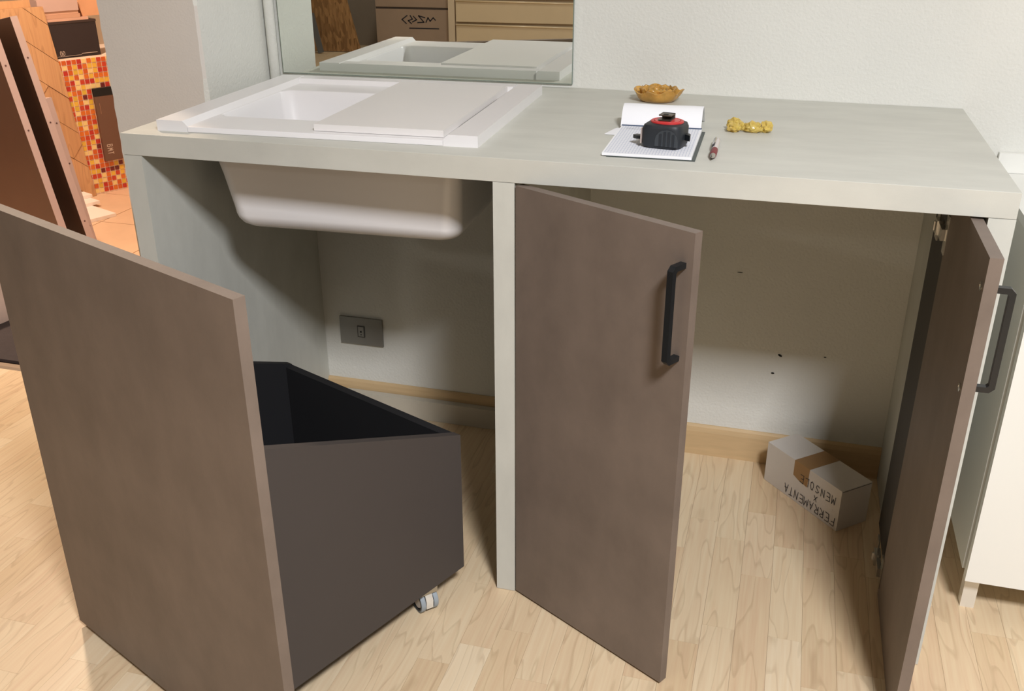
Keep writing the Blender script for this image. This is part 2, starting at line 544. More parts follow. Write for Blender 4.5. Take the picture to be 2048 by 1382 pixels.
# left-hinged door, opened about 29 degrees; local x along door, y = back
d1 = MB().box((0, 0, ZB), (DW, DT, ZB+DH-0.001)).bevel(0.0008, 2).build('door', M['taupe'], cab, smooth=35)
d1.location = (0.7705, -0.002, 0)
d1.rotation_euler = (0, 0, -math.atan2(0.18, 0.321))
d1['label'] = 'taupe door hinged on the divider panel, black handle facing out'
handle(d1, M_=Matrix(((0, 0, 1, 0.3515), (0, -1, 0, 0), (1, 0, 0, 0.727), (0, 0, 0, 1))))
def hinge(parent, Mt):
    MB().box((-0.0015, -0.03, -0.028), (0.0, 0.03, 0.028), Mt).box((0, -0.008, -0.011), (0.012, 0.034, 0.011), Mt).box((0.010, 0.012, -0.014), (0.026, 0.032, 0.014), Mt).bevel(0.0006, 1).build('hinge', M['chrome'], parent)
hinge(d1, Matrix.Translation((0.03, DT+0.0005, 0.80)) @ Matrix.Rotation(math.pi/2, 4, 'Z') )
# right door, fully open, pushed back beside the right side panel (local x -> -Y, local y -> +X)
d2 = MB().box((0, 0, ZB), (DW, DT, ZB+DH-0.001)).bevel(0.0008, 2).build('door', M['taupe'], cab, smooth=35)
d2.location = (1.484, 0.186, 0)
d2.rotation_euler = (0, 0, -math.pi/2)
d2['label'] = 'taupe door fully open beside the right side panel, dark inner face showing'
handle(d2, out=0.027, M_=Matrix(((0, 0, 1, 0.352), (0, 1, 0, DT), (1, 0, 0, 0.730), (0, 0, 0, 1))))
for z in (0.808, 0.652):
    MB().rings([[(0.352+r*math.cos(t), -y, z+r*math.sin(t)) for t in [k*math.pi/6 for k in range(12)]] for r, y in ((0.0065, 0.0), (0.0065, 0.0014), (0.0035, 0.002), (0.003, 0.0006))]).build('screw', M['chrome'], d2, smooth=35)
def hinge2(z):
    mb = MB()
    mb.box((-0.012, -0.002, z-0.034), (0.012, -0.0002, z+0.034))
    mb.box((-0.045, -0.010, z-0.010), (0.006, -0.002, z+0.010))
    mb.box((-0.062, -0.013, z-0.013), (-0.035, -0.001, z+0.013))
    mb.box((-0.088, -0.0065, z-0.03), (-0.058, -0.004, z+0.03))
    mb.tube([(-0.05, -0.014, z-0.008), (-0.05, -0.014, z+0.008)], 0.003, 8)
    mb.bevel(0.0006, 1).build('hinge', M['chrome'], d2)
hinge2(0.772)
hinge2(0.062)

# ---------------------------------------------------------------- sink
sk = thing('laundry_sink', 'white laundry sink with a deep basin set into the worktop', 'sink', (0.057, 0.036, H), math.radians(2.2))
SX, SY = 0.628, 0.535
def sink_body():
    mb = MB()
    zt, zl = 0.0205, 0.0105
    # raised strips left, right, back (chamfered on the inner side)
    def strip(poly, a, b_, axis):
        nonlocal mb
        if axis == 'y':
            Mx = Matrix(((1, 0, 0, 0), (0, 0, 1, 0), (0, 1, 0, 0), (0, 0, 0, 1)))
        else:
            Mx = Matrix(((0, 0, 1, 0), (1, 0, 0, 0), (0, 1, 0, 0), (0, 0, 0, 1)))
        mb.prism(poly, a, b_, Mx)
    strip([(0, 0), (0.064, 0), (0.064, zl), (0.054, zt), (0, zt)], 0, SY, 'y')
    mb.bevel(0.0022, 3, 50).build('side_rim', M['ceramic'], sk, smooth=40)
    mb = MB()
    strip([(SX, 0), (SX, zt), (SX-0.054, zt), (SX-0.064, zl), (SX-0.064, 0)], 0, SY, 'y')
    mb.bevel(0.0022, 3, 50).build('side_rim', M['ceramic'], sk, smooth=40)
sink_body()
MB().prism([(SY, 0), (SY, 0.0203), (SY-0.036, 0.0203), (SY-0.045, 0.0105), (SY-0.045, 0)], 0.058, SX-0.058,
           Matrix(((0, 0, 1, 0), (1, 0, 0, 0), (0, 1, 0, 0), (0, 0, 0, 1)))).bevel(0.0022, 3, 50).build('back_rim', M['ceramic'], sk, smooth=40)
def basin():
    """ledge with opening, inner bowl, outer bowl in one surface"""
    mb = MB()
    ox0, oy0, ox1, oy1 = 0.067, 0.108, 0.566, 0.405
    zl = 0.0105
    seg = 6
    def R_(dx0, dy0, dx1, dy1, r, z):
        return rrect(ox0+dx0, oy0+dy0, ox1-dx1, oy1-dy1, r, z, seg)
    inner = [R_(-0.003, -0.004, -0.003, -0.004, 0.026, zl), R_(0.0, 0.0, 0.0, 0.0, 0.028, zl-0.003), R_(0.006, 0.002, 0.002, 0.010, 0.028, zl-0.02),
             R_(0.031, 0.006, 0.006, 0.05, 0.035, -0.10), R_(0.042, 0.012, 0.010, 0.075, 0.04, -0.165), R_(0.06, 0.03, 0.025, 0.095, 0.045, -0.195), R_(0.09, 0.08, 0.07, 0.13, 0.03, -0.202)]
    outer = [rrect(0.0625, 0.0018, SX-0.0625, SY-0.042, 0.0008, zl, seg), rrect(0.0625, 0.0, SX-0.0625, SY-0.042, 0.0008, zl-0.0018, seg), rrect(0.0625, 0.0, SX-0.0625, SY-0.042, 0.0008, 0.0005, seg),
             R_(-0.008, -0.049, -0.008, -0.008, 0.025, 0.0003), R_(-0.006, -0.049, -0.007, -0.006, 0.025, -0.03), R_(0.007, -0.041, -0.003, 0.012, 0.032, -0.10),
             R_(0.019, -0.038, 0.000, 0.03, 0.036, -0.165), R_(0.021, -0.037, 0.001, 0.032, 0.036, -0.180), R_(0.023, -0.035, 0.002, 0.034, 0.036, -0.188), R_(0.029, -0.028, 0.007, 0.041, 0.035, -0.199), R_(0.039, -0.018, 0.016, 0.052, 0.033, -0.206), R_(0.054, -0.003, 0.030, 0.07, 0.03, -0.210), R_(0.061, 0.004, 0.037, 0.077, 0.03, -0.2102)]
    mb.rings(inner[::-1] + outer, True, True)
    return mb.build('basin', M['ceramic'], sk, smooth=50)
basin()
MB().tube([(0.33, 0.20, -0.2035), (0.33, 0.20, -0.1995)], 0.028, 20).build('drain', M['chrome'], sk, smooth=40)

wbd = MB().box((0.312, 0.018, 0.0112), (0.560, SY-0.047, 0.0235)).bevel(0.002, 3).build('draining_board', M['board_white'], None, smooth=40)
wbd.location = (0.057, 0.036, H)
wbd.rotation_euler = (0, 0, math.radians(2.2))
tag(wbd, 'flat white board laid across the right half of the sink', 'board')

# mirror
mi = thing('wall_mirror', 'frameless mirror on the wall behind the sink', 'mirror', (0.711, 0.6965, 0.908), math.atan(0.0268))
MB().box((-0.729, -0.0062, 0), (0.0, -0.0012, 0.85)).build('glass', M['glass_edge'], mi)
MB().box((-0.7275, -0.0066, 0.0015), (-0.0015, -0.0062, 0.8485)).build('reflective_face', M['mirror'], mi)
mi['label'] = 'frameless mirror on the white wall behind the sink'

# socket
so = thing('wall_socket', 'grey metal socket plate on the wall below the sink', 'socket', (0.1485, D, 0.232))
MB().box((-0.062, -0.006, -0.0395), (0.062, -0.0002, 0.0395)).bevel(0.0035, 3).build('plate', M['plug_metal'], so, smooth=40)
MB().box((-0.0105, -0.0078, -0.0165), (0.0105, -0.0058, 0.0165)).bevel(0.0008, 1).build('insert', M['plug_dark'], so)
MB().box((-0.0080, -0.0083, -0.0140), (0.0080, -0.0076, 0.0140)).build('insert_face', M['plug_metal'], so)
for z in (0.0, -0.0085):
    MB().tube([(0, -0.0087, z), (0, -0.0080, z)], 0.0028 if z == 0 else 0.0016, 10).build('hole', M['hole'], so)

# ---------------------------------------------------------------- pull-out trolley
TL = Vector((-0.025, -0.331, 0))
TA = math.atan2(-0.26, 0.606)
tr = thing('pullout_trolley', 'pull-out bin trolley with a tall taupe front, rolled out from under the sink', 'trolley', TL, TA)
def tbox(name, lo, hi, m_, bev=0.0008):
    return MB().box(lo, hi).bevel(bev, 2).build(name, m_, tr, smooth=35)
fp = tbox('front_panel', (0, 0, 0.012), (0.660, 0.018, 0.855), M['taupe'])
fp['label'] = 'tall taupe front panel of the trolley'
def cheek(x0, x1, m_):
    zf = lambda v_: 0.3675 + 0.389*(0.554-v_)
    MB().prism([(0.0185, 0.060), (0.555, 0.060), (0.555, zf(0.555)), (0.0185, zf(0.0185))], x0, x1,
               Matrix(((0, 0, 1, 0), (1, 0, 0, 0), (0, 1, 0, 0), (0, 0, 0, 1)))).bevel(0.0008, 2).build('side_panel', m_, tr, smooth=35)
cheek(0.498, 0.515, M['anthracite'])
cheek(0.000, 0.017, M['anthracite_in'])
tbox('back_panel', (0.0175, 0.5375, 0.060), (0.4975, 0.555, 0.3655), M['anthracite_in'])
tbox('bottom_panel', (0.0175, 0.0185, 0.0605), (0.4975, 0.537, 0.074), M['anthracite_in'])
def caster(u, v, rz):
    c = bpy.data.objects.new('caster', None)
    COL.objects.link(c)
    c.parent = tr
    c.location = (u, v, 0)
    c.rotation_euler = (0, 0, rz)
    def disc(x0, x1, prof):
        return [[(x, r*math.cos(t), 0.0235+r*math.sin(t)) for t in [k*math.pi/12 for k in range(24)]] for x, r in prof]
    for s in (-1, 1):
        a = 0.009*s
        b_ = 0.019*s
        MB().rings(disc(0, 0, [(a, 0.0205), (a, 0.0225), (a+0.001*s, 0.0235), (b_-0.001*s, 0.0235), (b_, 0.0225), (b_, 0.0205)]), False, False).build('tread', M['grey_rubber'], c, smooth=40)
        MB().rings(disc(0, 0, [(a, 0.021), (b_-0.0005*s, 0.021), (b_-0.0005*s, 0.017), (b_-0.003*s, 0.0145)])).build('wheel', M['dark_plastic'], c, smooth=40)
        MB().rings(disc(0, 0, [(b_-0.0032*s, 0.0145), (b_-0.001*s, 0.0135), (b_-0.001*s, 0.002)])).build('hub', M['card_white'], c, smooth=40)
    MB().prism([(-0.020, 0.012), (-0.022, 0.03), (-0.015, 0.046), (0.012, 0.046), (0.012, 0.03), (0.0, 0.016)], -0.0075, 0.0075,
               Matrix(((0, 0, 1, 0), (1, 0, 0, 0), (0, 1, 0, 0), (0, 0, 0, 1)))).bevel(0.0015, 2).build('fork', M['bright_metal'], c, smooth=40)
    MB().box((-0.019, -0.019, 0.0465), (0.019, 0.019, 0.0595)).tube([(0, 0, 0.04), (0, 0, 0.05)], 0.008, 12).build('plate', M['chrome'], c)
caster(0.4905, 0.464, 1.25)
caster(0.045, 0.47, 0.3)
caster(0.474, 0.07, -0.4)
caster(0.045, 0.07, 0.2)

# ---------------------------------------------------------------- white cabinet on the right
wc = thing('white_cabinet', 'low white cabinet with a plain door and square leg at the right edge', 'cabinet', (1.63, 0.17, 0))
MB().box((0, 0.027, 0.094), (0.6, D-0.17-0.013, 0.757)).bevel(0.0008, 2).build('body', M['white_lac_side'], wc, smooth=35)
MB().box((-0.0005, 0.022, 0.7575), (0.6005, D-0.17-0.001, 0.775)).bevel(0.0008, 2).build('top', M['white_lac'], wc, smooth=35)
MB().box((0.0035, 0.0, 0.083), (0.5985, 0.019, 0.771)).bevel(0.0010, 2).build('door', M['white_lac'], wc, smooth=35)
MB().box((0.0, D-0.17-0.014, 0.7755), (0.6, D-0.17-0.001, 0.816)).bevel(0.0008, 1).build('upstand', M['white_lac'], wc)
for x in (0.012, 0.56):
    for y in (0.03, 0.44):
        MB().box((x, y, 0.0), (x+0.026, y+0.026, 0.0935)).bevel(0.001, 1).build('leg', M['chrome'] if False else mat('satin_leg', (226, 222, 212), 0.3, metal=0.3, vary=0.02), wc)

# ---------------------------------------------------------------- white carton in the cabinet
A_, B_ = Vector((1.241, 0.577, 0)), Vector((1.407, 0.397, 0))
ex = (B_-A_).normalized()
ey = Vector((-ex.y, ex.x, 0))
BL, BWd, BH = (B_-A_).length, 0.090, 0.105
bx = thing('carton', 'white cardboard box with brown tape and upside-down handwriting, on the cabinet floor', 'box', (A_.x, A_.y, 0.0005), math.atan2(ex.y, ex.x))
MB().box((0, 0, 0), (BL, BWd, BH)).bevel(0.0015, 2).build('body', M['card_white'], bx, smooth=35)
MB().box((0.0005, 0.002, BH-0.0032), (BL+0.0008, BWd-0.002, BH-0.0026)).build('lid_seam', M['ink'], bx)
t0, t1 = 0.385*BL, 0.585*BL
tp = MB()
tp.prism([(t0, 0), (t1, 0), (t1, BWd), (t0, BWd)], BH+0.0001, BH+0.0006)
tp.prism([(t0, BH+0.0006), (t1, BH+0.0006), (t1-0.002, 0.057), (t0+0.018, 0.0605), (t0, 0.066)], 0.0001, 0.0006, Matrix(((1, 0, 0, 0), (0, 0, -1, 0), (0, 1, 0, 0), (0, 0, 0, 1))))
tp.build('tape', M['tape'], bx)
nf = Vector((0, -1, 0))
def write(txt, s0, s1, zc, h):
    adv = (s1-s0)*BL/len(txt)
    lettering(txt, Vector((s1*BL, -0.0009, zc+h/2)), Vector((-1, 0, 0)), Vector((0, 0, -1)), h, adv, 0.0017, nf, 0.0010, 'lettering', M['ink'], bx, aspect=0.66)
write('FERRAMENTA', 0.27, 0.965, 0.019, 0.021)
write('X', 0.63, 0.72, 0.0445, 0.015)
write('MENSOLE', 0.455, 0.94, 0.070, 0.020)

# loose pale strip lying against the skirting under the sink
pl = MB().box((0.10, 0.6305, 0.0005), (0.7285, 0.6505, 0.058)).bevel(0.001, 1).build('plinth_strip', mat('pale_plinth', (196, 190, 176), 0.5, vary=0.05), None)
tag(pl, 'pale plinth strip standing against the skirting under the sink', 'strip')

# ---------------------------------------------------------------- things on the worktop
# notepad with pages flipped over the top
npd = thing('notepad', 'squared notepad with its pages flipped back, under the tape measure', 'notepad', (0.905, 0.058, H+0.0005), math.radians(1.5))
NW, NL = 0.150, 0.226
MB().box((0.008, -0.001, 0.0), (NW+0.006, NL, 0.0015)).build('cover', mat('dark_green_cover', (66, 74, 72), 0.5, vary=0.03), npd)
MB().box((0, 0, 0.0016), (NW, NL, 0.0062)).bevel(0.0004, 1).build('page_block', M['paper'], npd)
gl = MB()
k = 0
while 0.004 + k*0.005 < NL-0.002:
    y = 0.004 + k*0.005
    gl.box((0.003, y-0.0003, 0.00623), (NW-0.003, y+0.0003, 0.00633)); k += 1
k = 0
while 0.004 + k*0.005 < NW-0.002:
    x = 0.004 + k*0.005
    gl.box((x-0.0003, 0.003, 0.00623), (x+0.0003, NL-0.003, 0.00632)); k += 1
gl.build('ruled_grid', mat('grid_blue', (176, 184, 204), 0.8, vary=0.02), npd)
scr = MB()
rn = random.Random(5)
for line, n in ((0.0, 9), (0.008, 7), (0.013, 11)):
    pts = [Vector((0.012+i*0.0042, NL-0.018-line+rn.uniform(-.0016, .0018), 0.0066)) for i in range(n)]
    scr.ribbon(pts, 0.0006, Vector((0, 0, 1)))
scr.build('handwriting', M['ink'], npd)
prof = [(NL-0.002, 0.0066), (NL+0.004, 0.016), (NL+0.012, 0.028), (NL+0.022, 0.037), (NL+0.034, 0.041), (NL+0.048, 0.039), (NL+0.062, 0.031), (NL+0.078, 0.018), (NL+0.095, 0.006), (NL+0.105, 0.0015)]
fl_ = MB()
rows = []
for x in [i*NW/8 for i in range(9)]:
    rows.append([(x-0.002, y, z+0.0005*math.sin(x*60)) for y, z in prof] + [(x-0.002, y-0.0006, z-0.0016) for y, z in prof[::-1]])
fl_.rings(rows).build('flipped_pages', M['paper'], npd, smooth=40)
MB().box((0.0005, NL-0.004, 0.0064), (NW-0.0005, NL, 0.0082)).build('binding', mat('blue_binding', (70, 86, 112), 0.5, vary=0.02), npd)
slip = MB().prism([(-0.023, 0.168), (0.006, 0.165), (0.006, 0.222), (-0.008, 0.224), (-0.012, 0.215)], 0.0002, 0.0014).build('loose_sheet', M['paper'], npd)

# tape measure lying on its side
tm = thing('tape_measure', 'black and red tape measure lying on the notepad', 'tape measure', (1.000, 0.138, H+0.0075), math.radians(-9))
def squircle(a, b_, n, e, z, cx=0, cy=0):
    out = []
    for i in range(n):
        t = 2*math.pi*i/n
        c, s_ = math.cos(t), math.sin(t)
        out.append(Vector((cx+a*abs(c)**(2/e)*(1 if c >= 0 else -1), cy+b_*abs(s_)**(2/e)*(1 if s_ >= 0 else -1), z)))
    return out
def tm_ring(z, g):
    o = squircle(0.036-g, 0.034-g, 40, 4.2, z)
    for p in o:              # flat mouth side at the left, cut corner
        p.x = max(p.x, -0.034+g)
    return o
MB().rings([tm_ring(z, g) for z, g in ((0, 0.004), (0.002, 0.001), (0.006, 0), (0.032, 0), (0.038, 0.0025), (0.0405, 0.008))]).build('case', M['dark_plastic'], tm, smooth=40)
MB().rings([squircle(r, r*0.92, 36, 2.2, z, 0.002) for r, z in ((0.0285, 0.040), (0.028, 0.0425), (0.025, 0.0435), (0.0225, 0.0425), (0.0225, 0.041))]).build('side_plate', M['red'], tm, smooth=40)
MB().rings([squircle(r, r*0.92, 36, 2.2, z, 0.002) for r, z in ((0.0222, 0.0412), (0.0215, 0.0432), (0.010, 0.0440))]).build('side_disc', mat('bright_red_disc', (206, 66, 66), 0.3, vary=0.02), tm, smooth=40)
MB().box((-0.010, -0.016, 0.0442), (0.012, 0.012, 0.0458)).box((-0.010, 0.008, 0.0442), (0.012, 0.013, 0.0535)).box((-0.010, -0.012, 0.0515), (0.012, 0.013, 0.0535)).bevel(0.0006, 1).build('belt_clip', mat('dark_clip_steel', (92, 82, 74), 0.35, metal=0.6, vary=0.05), tm)
MB().box((-0.003, -0.010, 0.0534), (0.005, -0.002, 0.0539)).build('clip_slot', M['hole'], tm)
gr = MB()
gr.prism([(0.020*math.cos(t)+0.012, 0.012+0.018*math.sin(t)) for t in [k_*math.pi/8 for k_ in range(9)]] + [(-0.008, 0.002), (0.032, 0.002)], 0.0, 0.0016,
         Matrix(((1, 0, 0, 0), (0, 0, -1, -0.0338), (0, 1, 0, 0.003), (0, 0, 0, 1))))
gr.build('grip_pad', mat('dark_grip', (58, 63, 68), 0.4, vary=0.04), tm)
for k_ in range(4):
    x = 0.0 + k_*0.0075
    MB().box((x, -0.0368, 0.006), (x+0.0035, -0.0352, 0.030 if k_ in (1, 2) else 0.026)).bevel(0.0006, 1).build('grip_rib', M['dark_plastic'], tm)
MB().box((-0.0352, -0.030, 0.006), (-0.0338, -0.020, 0.032)).build('mouth_trim', mat('worn_silver_label', (196, 180, 172), 0.4, vary=0.15, vscale=90), tm)
MB().prism([(-0.033, -0.014), (-0.046, -0.018), (-0.054, -0.012), (-0.050, -0.004), (-0.033, -0.002)], 0.010, 0.016).bevel(0.001, 1).build('tape_hook', M['black_metal'], tm)
MB().prism([(0.035, -0.004), (0.046, -0.010), (0.044, 0.002), (0.040, 0.008), (0.035, 0.006)], 0.012, 0.022).bevel(0.001, 1).build('lanyard_loop', M['black_metal'], tm)

# pen
pn = thing('ballpoint_pen', 'ballpoint pen with maroon grip lying beside the notepad', 'pen', (1.0875, 0.070, H+0.0062), math.radians(1.0))
def pen_seg(name, prof, m_):
    MB().rings([[(r*math.cos(t), y, r*math.sin(t)) for t in [k_*math.pi/8 for k_ in range(16)]] for y, r in prof]).build(name, m_, pn, smooth=40)
pen_seg('tip', [(0, 0.0006), (0.004, 0.0012), (0.006, 0.0022), (0.018, 0.0048)], M['chrome'])
pen_seg('grip', [(0.018, 0.0050), (0.022, 0.0058), (0.045, 0.0060), (0.058, 0.0056)], M['maroon'])
pen_seg('barrel', [(0.0582, 0.0054), (0.066, 0.0056), (0.118, 0.0054), (0.130, 0.0048), (0.134, 0.0035)], M['clear_grey'])
pen_seg('push_button', [(0.134, 0.0026), (0.146, 0.0026), (0.148, 0.0018)], M['clear_grey'])
MB().box((-0.0022, 0.078, 0.0056), (0.0022, 0.130, 0.0072)).build('clip', M['chrome'], pn).rotation_euler = (0, math.radians(-40), 0)
MB().box((-0.0025, 0.068, 0.0050), (0.0025, 0.090, 0.0066)).build('slider', M['ink'], pn).rotation_euler = (0, math.radians(-40), 0)

# amber ruffled glass dish at the wall
def ruffle():
    mb = MB()
    n = 96
    def ring(r, z, amp, zamp, off=0):
        o = []
        for i in range(n):
            t = 2*math.pi*i/n
            wv = math.sin(7*t+0.6) + 0.35*math.sin(3*t+1)
            o.append(Vector(((r+amp*wv)*math.cos(t)*1.08, (r+amp*wv)*math.sin(t), z+zamp*math.cos(7*t+0.2)+zamp*0.4*math.sin(4*t))))
        return o
    out = [ring(0.026, 0.0, 0, 0), ring(0.034, 0.001, 0, 0), ring(0.040, 0.007, 0.001, 0.0006), ring(0.0445, 0.015, 0.0022, 0.0015), ring(0.0475, 0.0215, 0.0032, 0.0036), ring(0.0485, 0.0228, 0.0034, 0.004)]
    inn = [ring(0.0462, 0.0235, 0.0032, 0.0038), ring(0.042, 0.0165, 0.002, 0.0015), ring(0.037, 0.009, 0.001, 0.0006), ring(0.030, 0.0045, 0, 0), ring(0.006, 0.004, 0, 0)]
    mb.rings(out+inn)
    return mb.mesh('ruffled_dish', 60)
dish = thing('glass_dish', 'ruffled amber glass dish standing behind the notepad near the wall', 'dish', (0.923, 0.585, H+0.0005))
link('bowl', ruffle(), M['amber'], dish)
def petal(cx, cy, cz, s_, rz, tilt):
    rows = []
    n = 9
    for i in range(n):
        v_ = i/(n-1)
        row = []
        for j in range(n):
            u_ = j/(n-1)*2-1
            wd = math.sin(math.pi*(0.12+0.8*v_))
            row.append(Matrix.Translation((cx, cy, cz)) @ Matrix.Rotation(rz, 4, 'Z') @ Matrix.Rotation(tilt, 4, 'X') @ Vector((u_*wd*s_, v_*s_*1.2, 0.25*s_*(u_*u_) - 0.12*s_*math.sin(v_*6))))
        rows.append(row)
    mb = MB()
    mb.rings(rows, False, False, False)
    return mb
for ring_, (n_, rad, sz_, tl_) in enumerate(((8, 0.026, 0.021, 0.95), (6, 0.013, 0.018, 1.15))):
    for k_ in range(n_):
        a = k_*2*math.pi/n_+0.3+ring_*0.4
        pm = petal(rad*math.cos(a), rad*math.sin(a), 0.005, sz_, a-math.pi/2, tl_)
        ob = pm.build('petal', M['amber'], dish, smooth=True)
        sm_ = ob.modifiers.new('solid', 'SOLIDIFY'); sm_.thickness = 0.0016

# crumpled golden ornament: three lumps in one crinkled piece
def crinkle():
    mb = MB()
    for i, (x, y, z, sx, sy, sz) in enumerate(((-0.026, 0.008, 0.011, 0.014, 0.010, 0.012), (-0.027, -0.010, 0.008, 0.013, 0.011, 0.009), (-0.006, 0.000, 0.008, 0.013, 0.007, 0.008), (0.008, -0.008, 0.010, 0.015, 0.012, 0.011), (0.022, -0.002, 0.006, 0.009, 0.007, 0.006), (0.033, 0.002, 0.010, 0.011, 0.014, 0.011))):
        b2 = bmesh.ops.create_icosphere(mb.bm, subdivisions=3, radius=1.0)
        for v_ in b2['verts']:
            d = v_.co.normalized()
            k2 = 0.95 + 0.42*noise.noise(d*2.2 + Vector((i*7, 0, 0))) + 0.16*noise.noise(d*5 + Vector((0, i*5, 0)))
            p = d*k2
            v_.co = Vector((x+p.x*sx, y+p.y*sy, max(0.0, z+p.z*sz)))
    return mb.mesh('crinkled_gold')
go = link('gold_ornament', crinkle(), M['gold'])
go.location = (1.131, 0.322, H+0.0003)
tag(go, 'small crinkled golden ornament lying to the right of the notepad', 'ornament')

# ---------------------------------------------------------------- side room on the left (warm light)
# mosaic-clad plinth
MN = Vector((0.89, -0.456, 0)).normalized()
MT_ = Vector((0.456, 0.89, 0)).normalized()
mp_ = thing('mosaic_plinth', 'display plinth clad in orange, red and yellow mosaic behind the pillar', 'plinth', (-2.009, 2.312, 0), math.atan2(MT_.y, MT_.x))
# local x along the face, local y = into the plinth
MB().box((-0.12, 0.0, 0.0), (0.36, 0.36, 0.645)).build('core', mat('mosaic_grout', (248, 224, 206), 0.8, vary=0.04), mp_)
TC = [((204, 92, 30), 9), ((214, 110, 34), 8), ((186, 44, 34), 5), ((196, 62, 34), 5), ((228, 180, 66), 6), ((236, 204, 136), 8), ((216, 176, 60), 4), ((106, 24, 28), 2)]
TM = [mat('mosaic_%s' % n_, c, 0.18, spec=0.6, vary=0.06, vscale=30) for n_, (c, _) in zip(('orange', 'light_orange', 'red', 'vermilion', 'yellow', 'cream', 'ochre', 'burgundy'), TC)]
wts = [b_ for _, b_ in TC]
PITCH = 0.0234
tms = []
for tmx in TM:
    me = MB().box((-0.0096, -0.0035, -0.0096), (0.0096, 0.0, 0.0096)).mesh('mosaic_tile')
    me.materials.append(tmx)
    tms.append(me)
rn = random.Random(21)
rest = MB()
ntile = 0
for j in range(27):
    for i in range(-5, 15):
        x, z = (i+0.5)*PITCH+0.003, (j+0.5)*PITCH+0.006
        wp = Vector((-2.009, 2.312, 0)) + MT_*x + Vector((0, 0, z))
        p = project(wp)
        kx = rn.choices(range(8), wts)[0]
        rgt_lim = 190 + 0.20*p[1]
        lft_lim = 78 + 0.285*p[1]
        if lft_lim < p[0] < rgt_lim and ntile < 300:
            o = bpy.data.objects.new('mosaic_tile', tms[kx])
            COL.objects.link(o)
            o.parent = mp_
            o.location = (x, 0, z)
            ntile += 1
        else:
            rest.box((x-0.0096, -0.0035, z-0.0096), (x+0.0096, 0, z+0.0096))
print('mosaic', ntile)
ro = rest.build('mosaic_tiles', TM[0], mp_)
for m_ in TM[1:]:
    ro.data.materials.append(m_)
for f in ro.data.polygons:
    f.material_index = rn.Random(f.index//6).choices(range(8), wts)[0] if hasattr(rn, 'Random') else random.Random(f.index//6).choices(range(8), wts)[0]
ro['kind'] = 'stuff'
# brown sample slab on the mosaic
bs = thing('sample_slab', 'narrow dark brown sample slab with a black top hanging on the mosaic', 'sample', (-2.009, 2.312, 0), math.atan2(MT_.y, MT_.x))
MB().box((0.074, -0.020, 0.155), (0.190, -0.0045, 0.470)).bevel(0.0008, 1).build('slab', mat('brown_sample', (106, 76, 62), 0.5, vary=0.04), bs)
MB().box((0.0735, -0.0208, 0.462), (0.1905, -0.004, 0.498)).bevel(0.0008, 1).build('top_band', M['hole'], bs)
lettering('BMT', Vector((0.094, -0.0206, 0.232)), Vector((0, 0, -1)), Vector((1, 0, 0)), 0.026, 0.0175, 0.0026, Vector((0, -1, 0)), 0, 'lettering', mat('pale_print', (214, 196, 184), 0.6, vary=0.02), bs, aspect=0.5)
MB().box((0.092, -0.0207, 0.38), (0.0935, -0.0202, 0.43)).build('print_line', mat('tan_print', (178, 132, 104), 0.6, vary=0.02), bs)
# black box on the plinth
bk_ = thing('black_box', 'black product box standing on the mosaic plinth', 'box', (-2.009, 2.312, 0.6455), math.atan2(MT_.y, MT_.x))
MB().box((-0.075, 0.0, 0), (0.150, 0.22, 0.150)).bevel(0.003, 2).build('body', mat('black_carton', (44, 34, 36), 0.5, vary=0.05), bk_, smooth=35)
MB().box((-0.078, -0.002, 0.150), (0.152, 0.22, 0.160)).bevel(0.002, 1).build('lid', mat('dark_lid', (58, 44, 42), 0.5, vary=0.05), bk_)
pp = mat('cream_print', (222, 200, 186), 0.6, vary=0.02)
lettering('(H)', Vector((-0.040, -0.0025, 0.014)), Vector((1, 0, 0)), Vector((0, 0, 1)), 0.017, 0.0085, 0.0020, Vector((0, -1, 0)), 0, 'lettering', pp, bk_, aspect=0.5)
MB().box((-0.055, -0.0025, 0.0085), (0.06, -0.0015, 0.0095)).box((0.06, -0.0025, 0.0135), (0.135, -0.0015, 0.0155)).build('print_line', pp, bk_)
# stacked sample tiles on the black box
for k_, (x0, x1, y0, z0, h_, c, lab) in enumerate(((-0.085, 0.12, 0.0, 0.1605, 0.012, (216, 170, 148), 'pinkish sample tile lying lowest on the black box'),
                                  (-0.095, 0.085, 0.0, 0.173, 0.016, (206, 158, 132), 'pinkish sample tile, second from the bottom on the black box'),
                                  (-0.10, 0.080, 0.005, 0.1895, 0.014, (212, 166, 140), 'pinkish sample tile, third from the bottom on the black box'),
                                  (-0.10, 0.082, 0.0, 0.204, 0.052, (204, 172, 162), 'thick mauve sample slab on top of the stack over the black box'))):
    o = MB().box((x0, y0, 0), (x1, y0+0.2, h_)).bevel(0.001, 1).build('sample_tile', mat('sample_tile_%d' % k_, c, 0.5, vary=0.05), None)
    o.location = (-2.009, 2.312, 0.6455+z0)
    o.rotation_euler = (0, 0, math.atan2(MT_.y, MT_.x))
    tag(o, lab, 'tile', 'samples stacked on the black box')
o = MB().prism([(0.105, 0), (0.32, 0.0), (0.32, 0.10), (0.13, 0.10), (0.09, 0.06)], 0.02, 0.05, Matrix(((1, 0, 0, 0), (0, 0, 1, 0), (0, 1, 0, 0), (0, 0, 0, 1)))).build('stone_sample', mat('orange_stone', (222, 164, 124), 0.6, vary=0.08), None)
o.location = (-2.009, 2.312, 0.6455+0.1735)
o.rotation_euler = (0, 0, math.atan2(MT_.y, MT_.x))
tag(o, 'orange beige stone sample piece beside the tile stack, next to the pillar', 'sample')

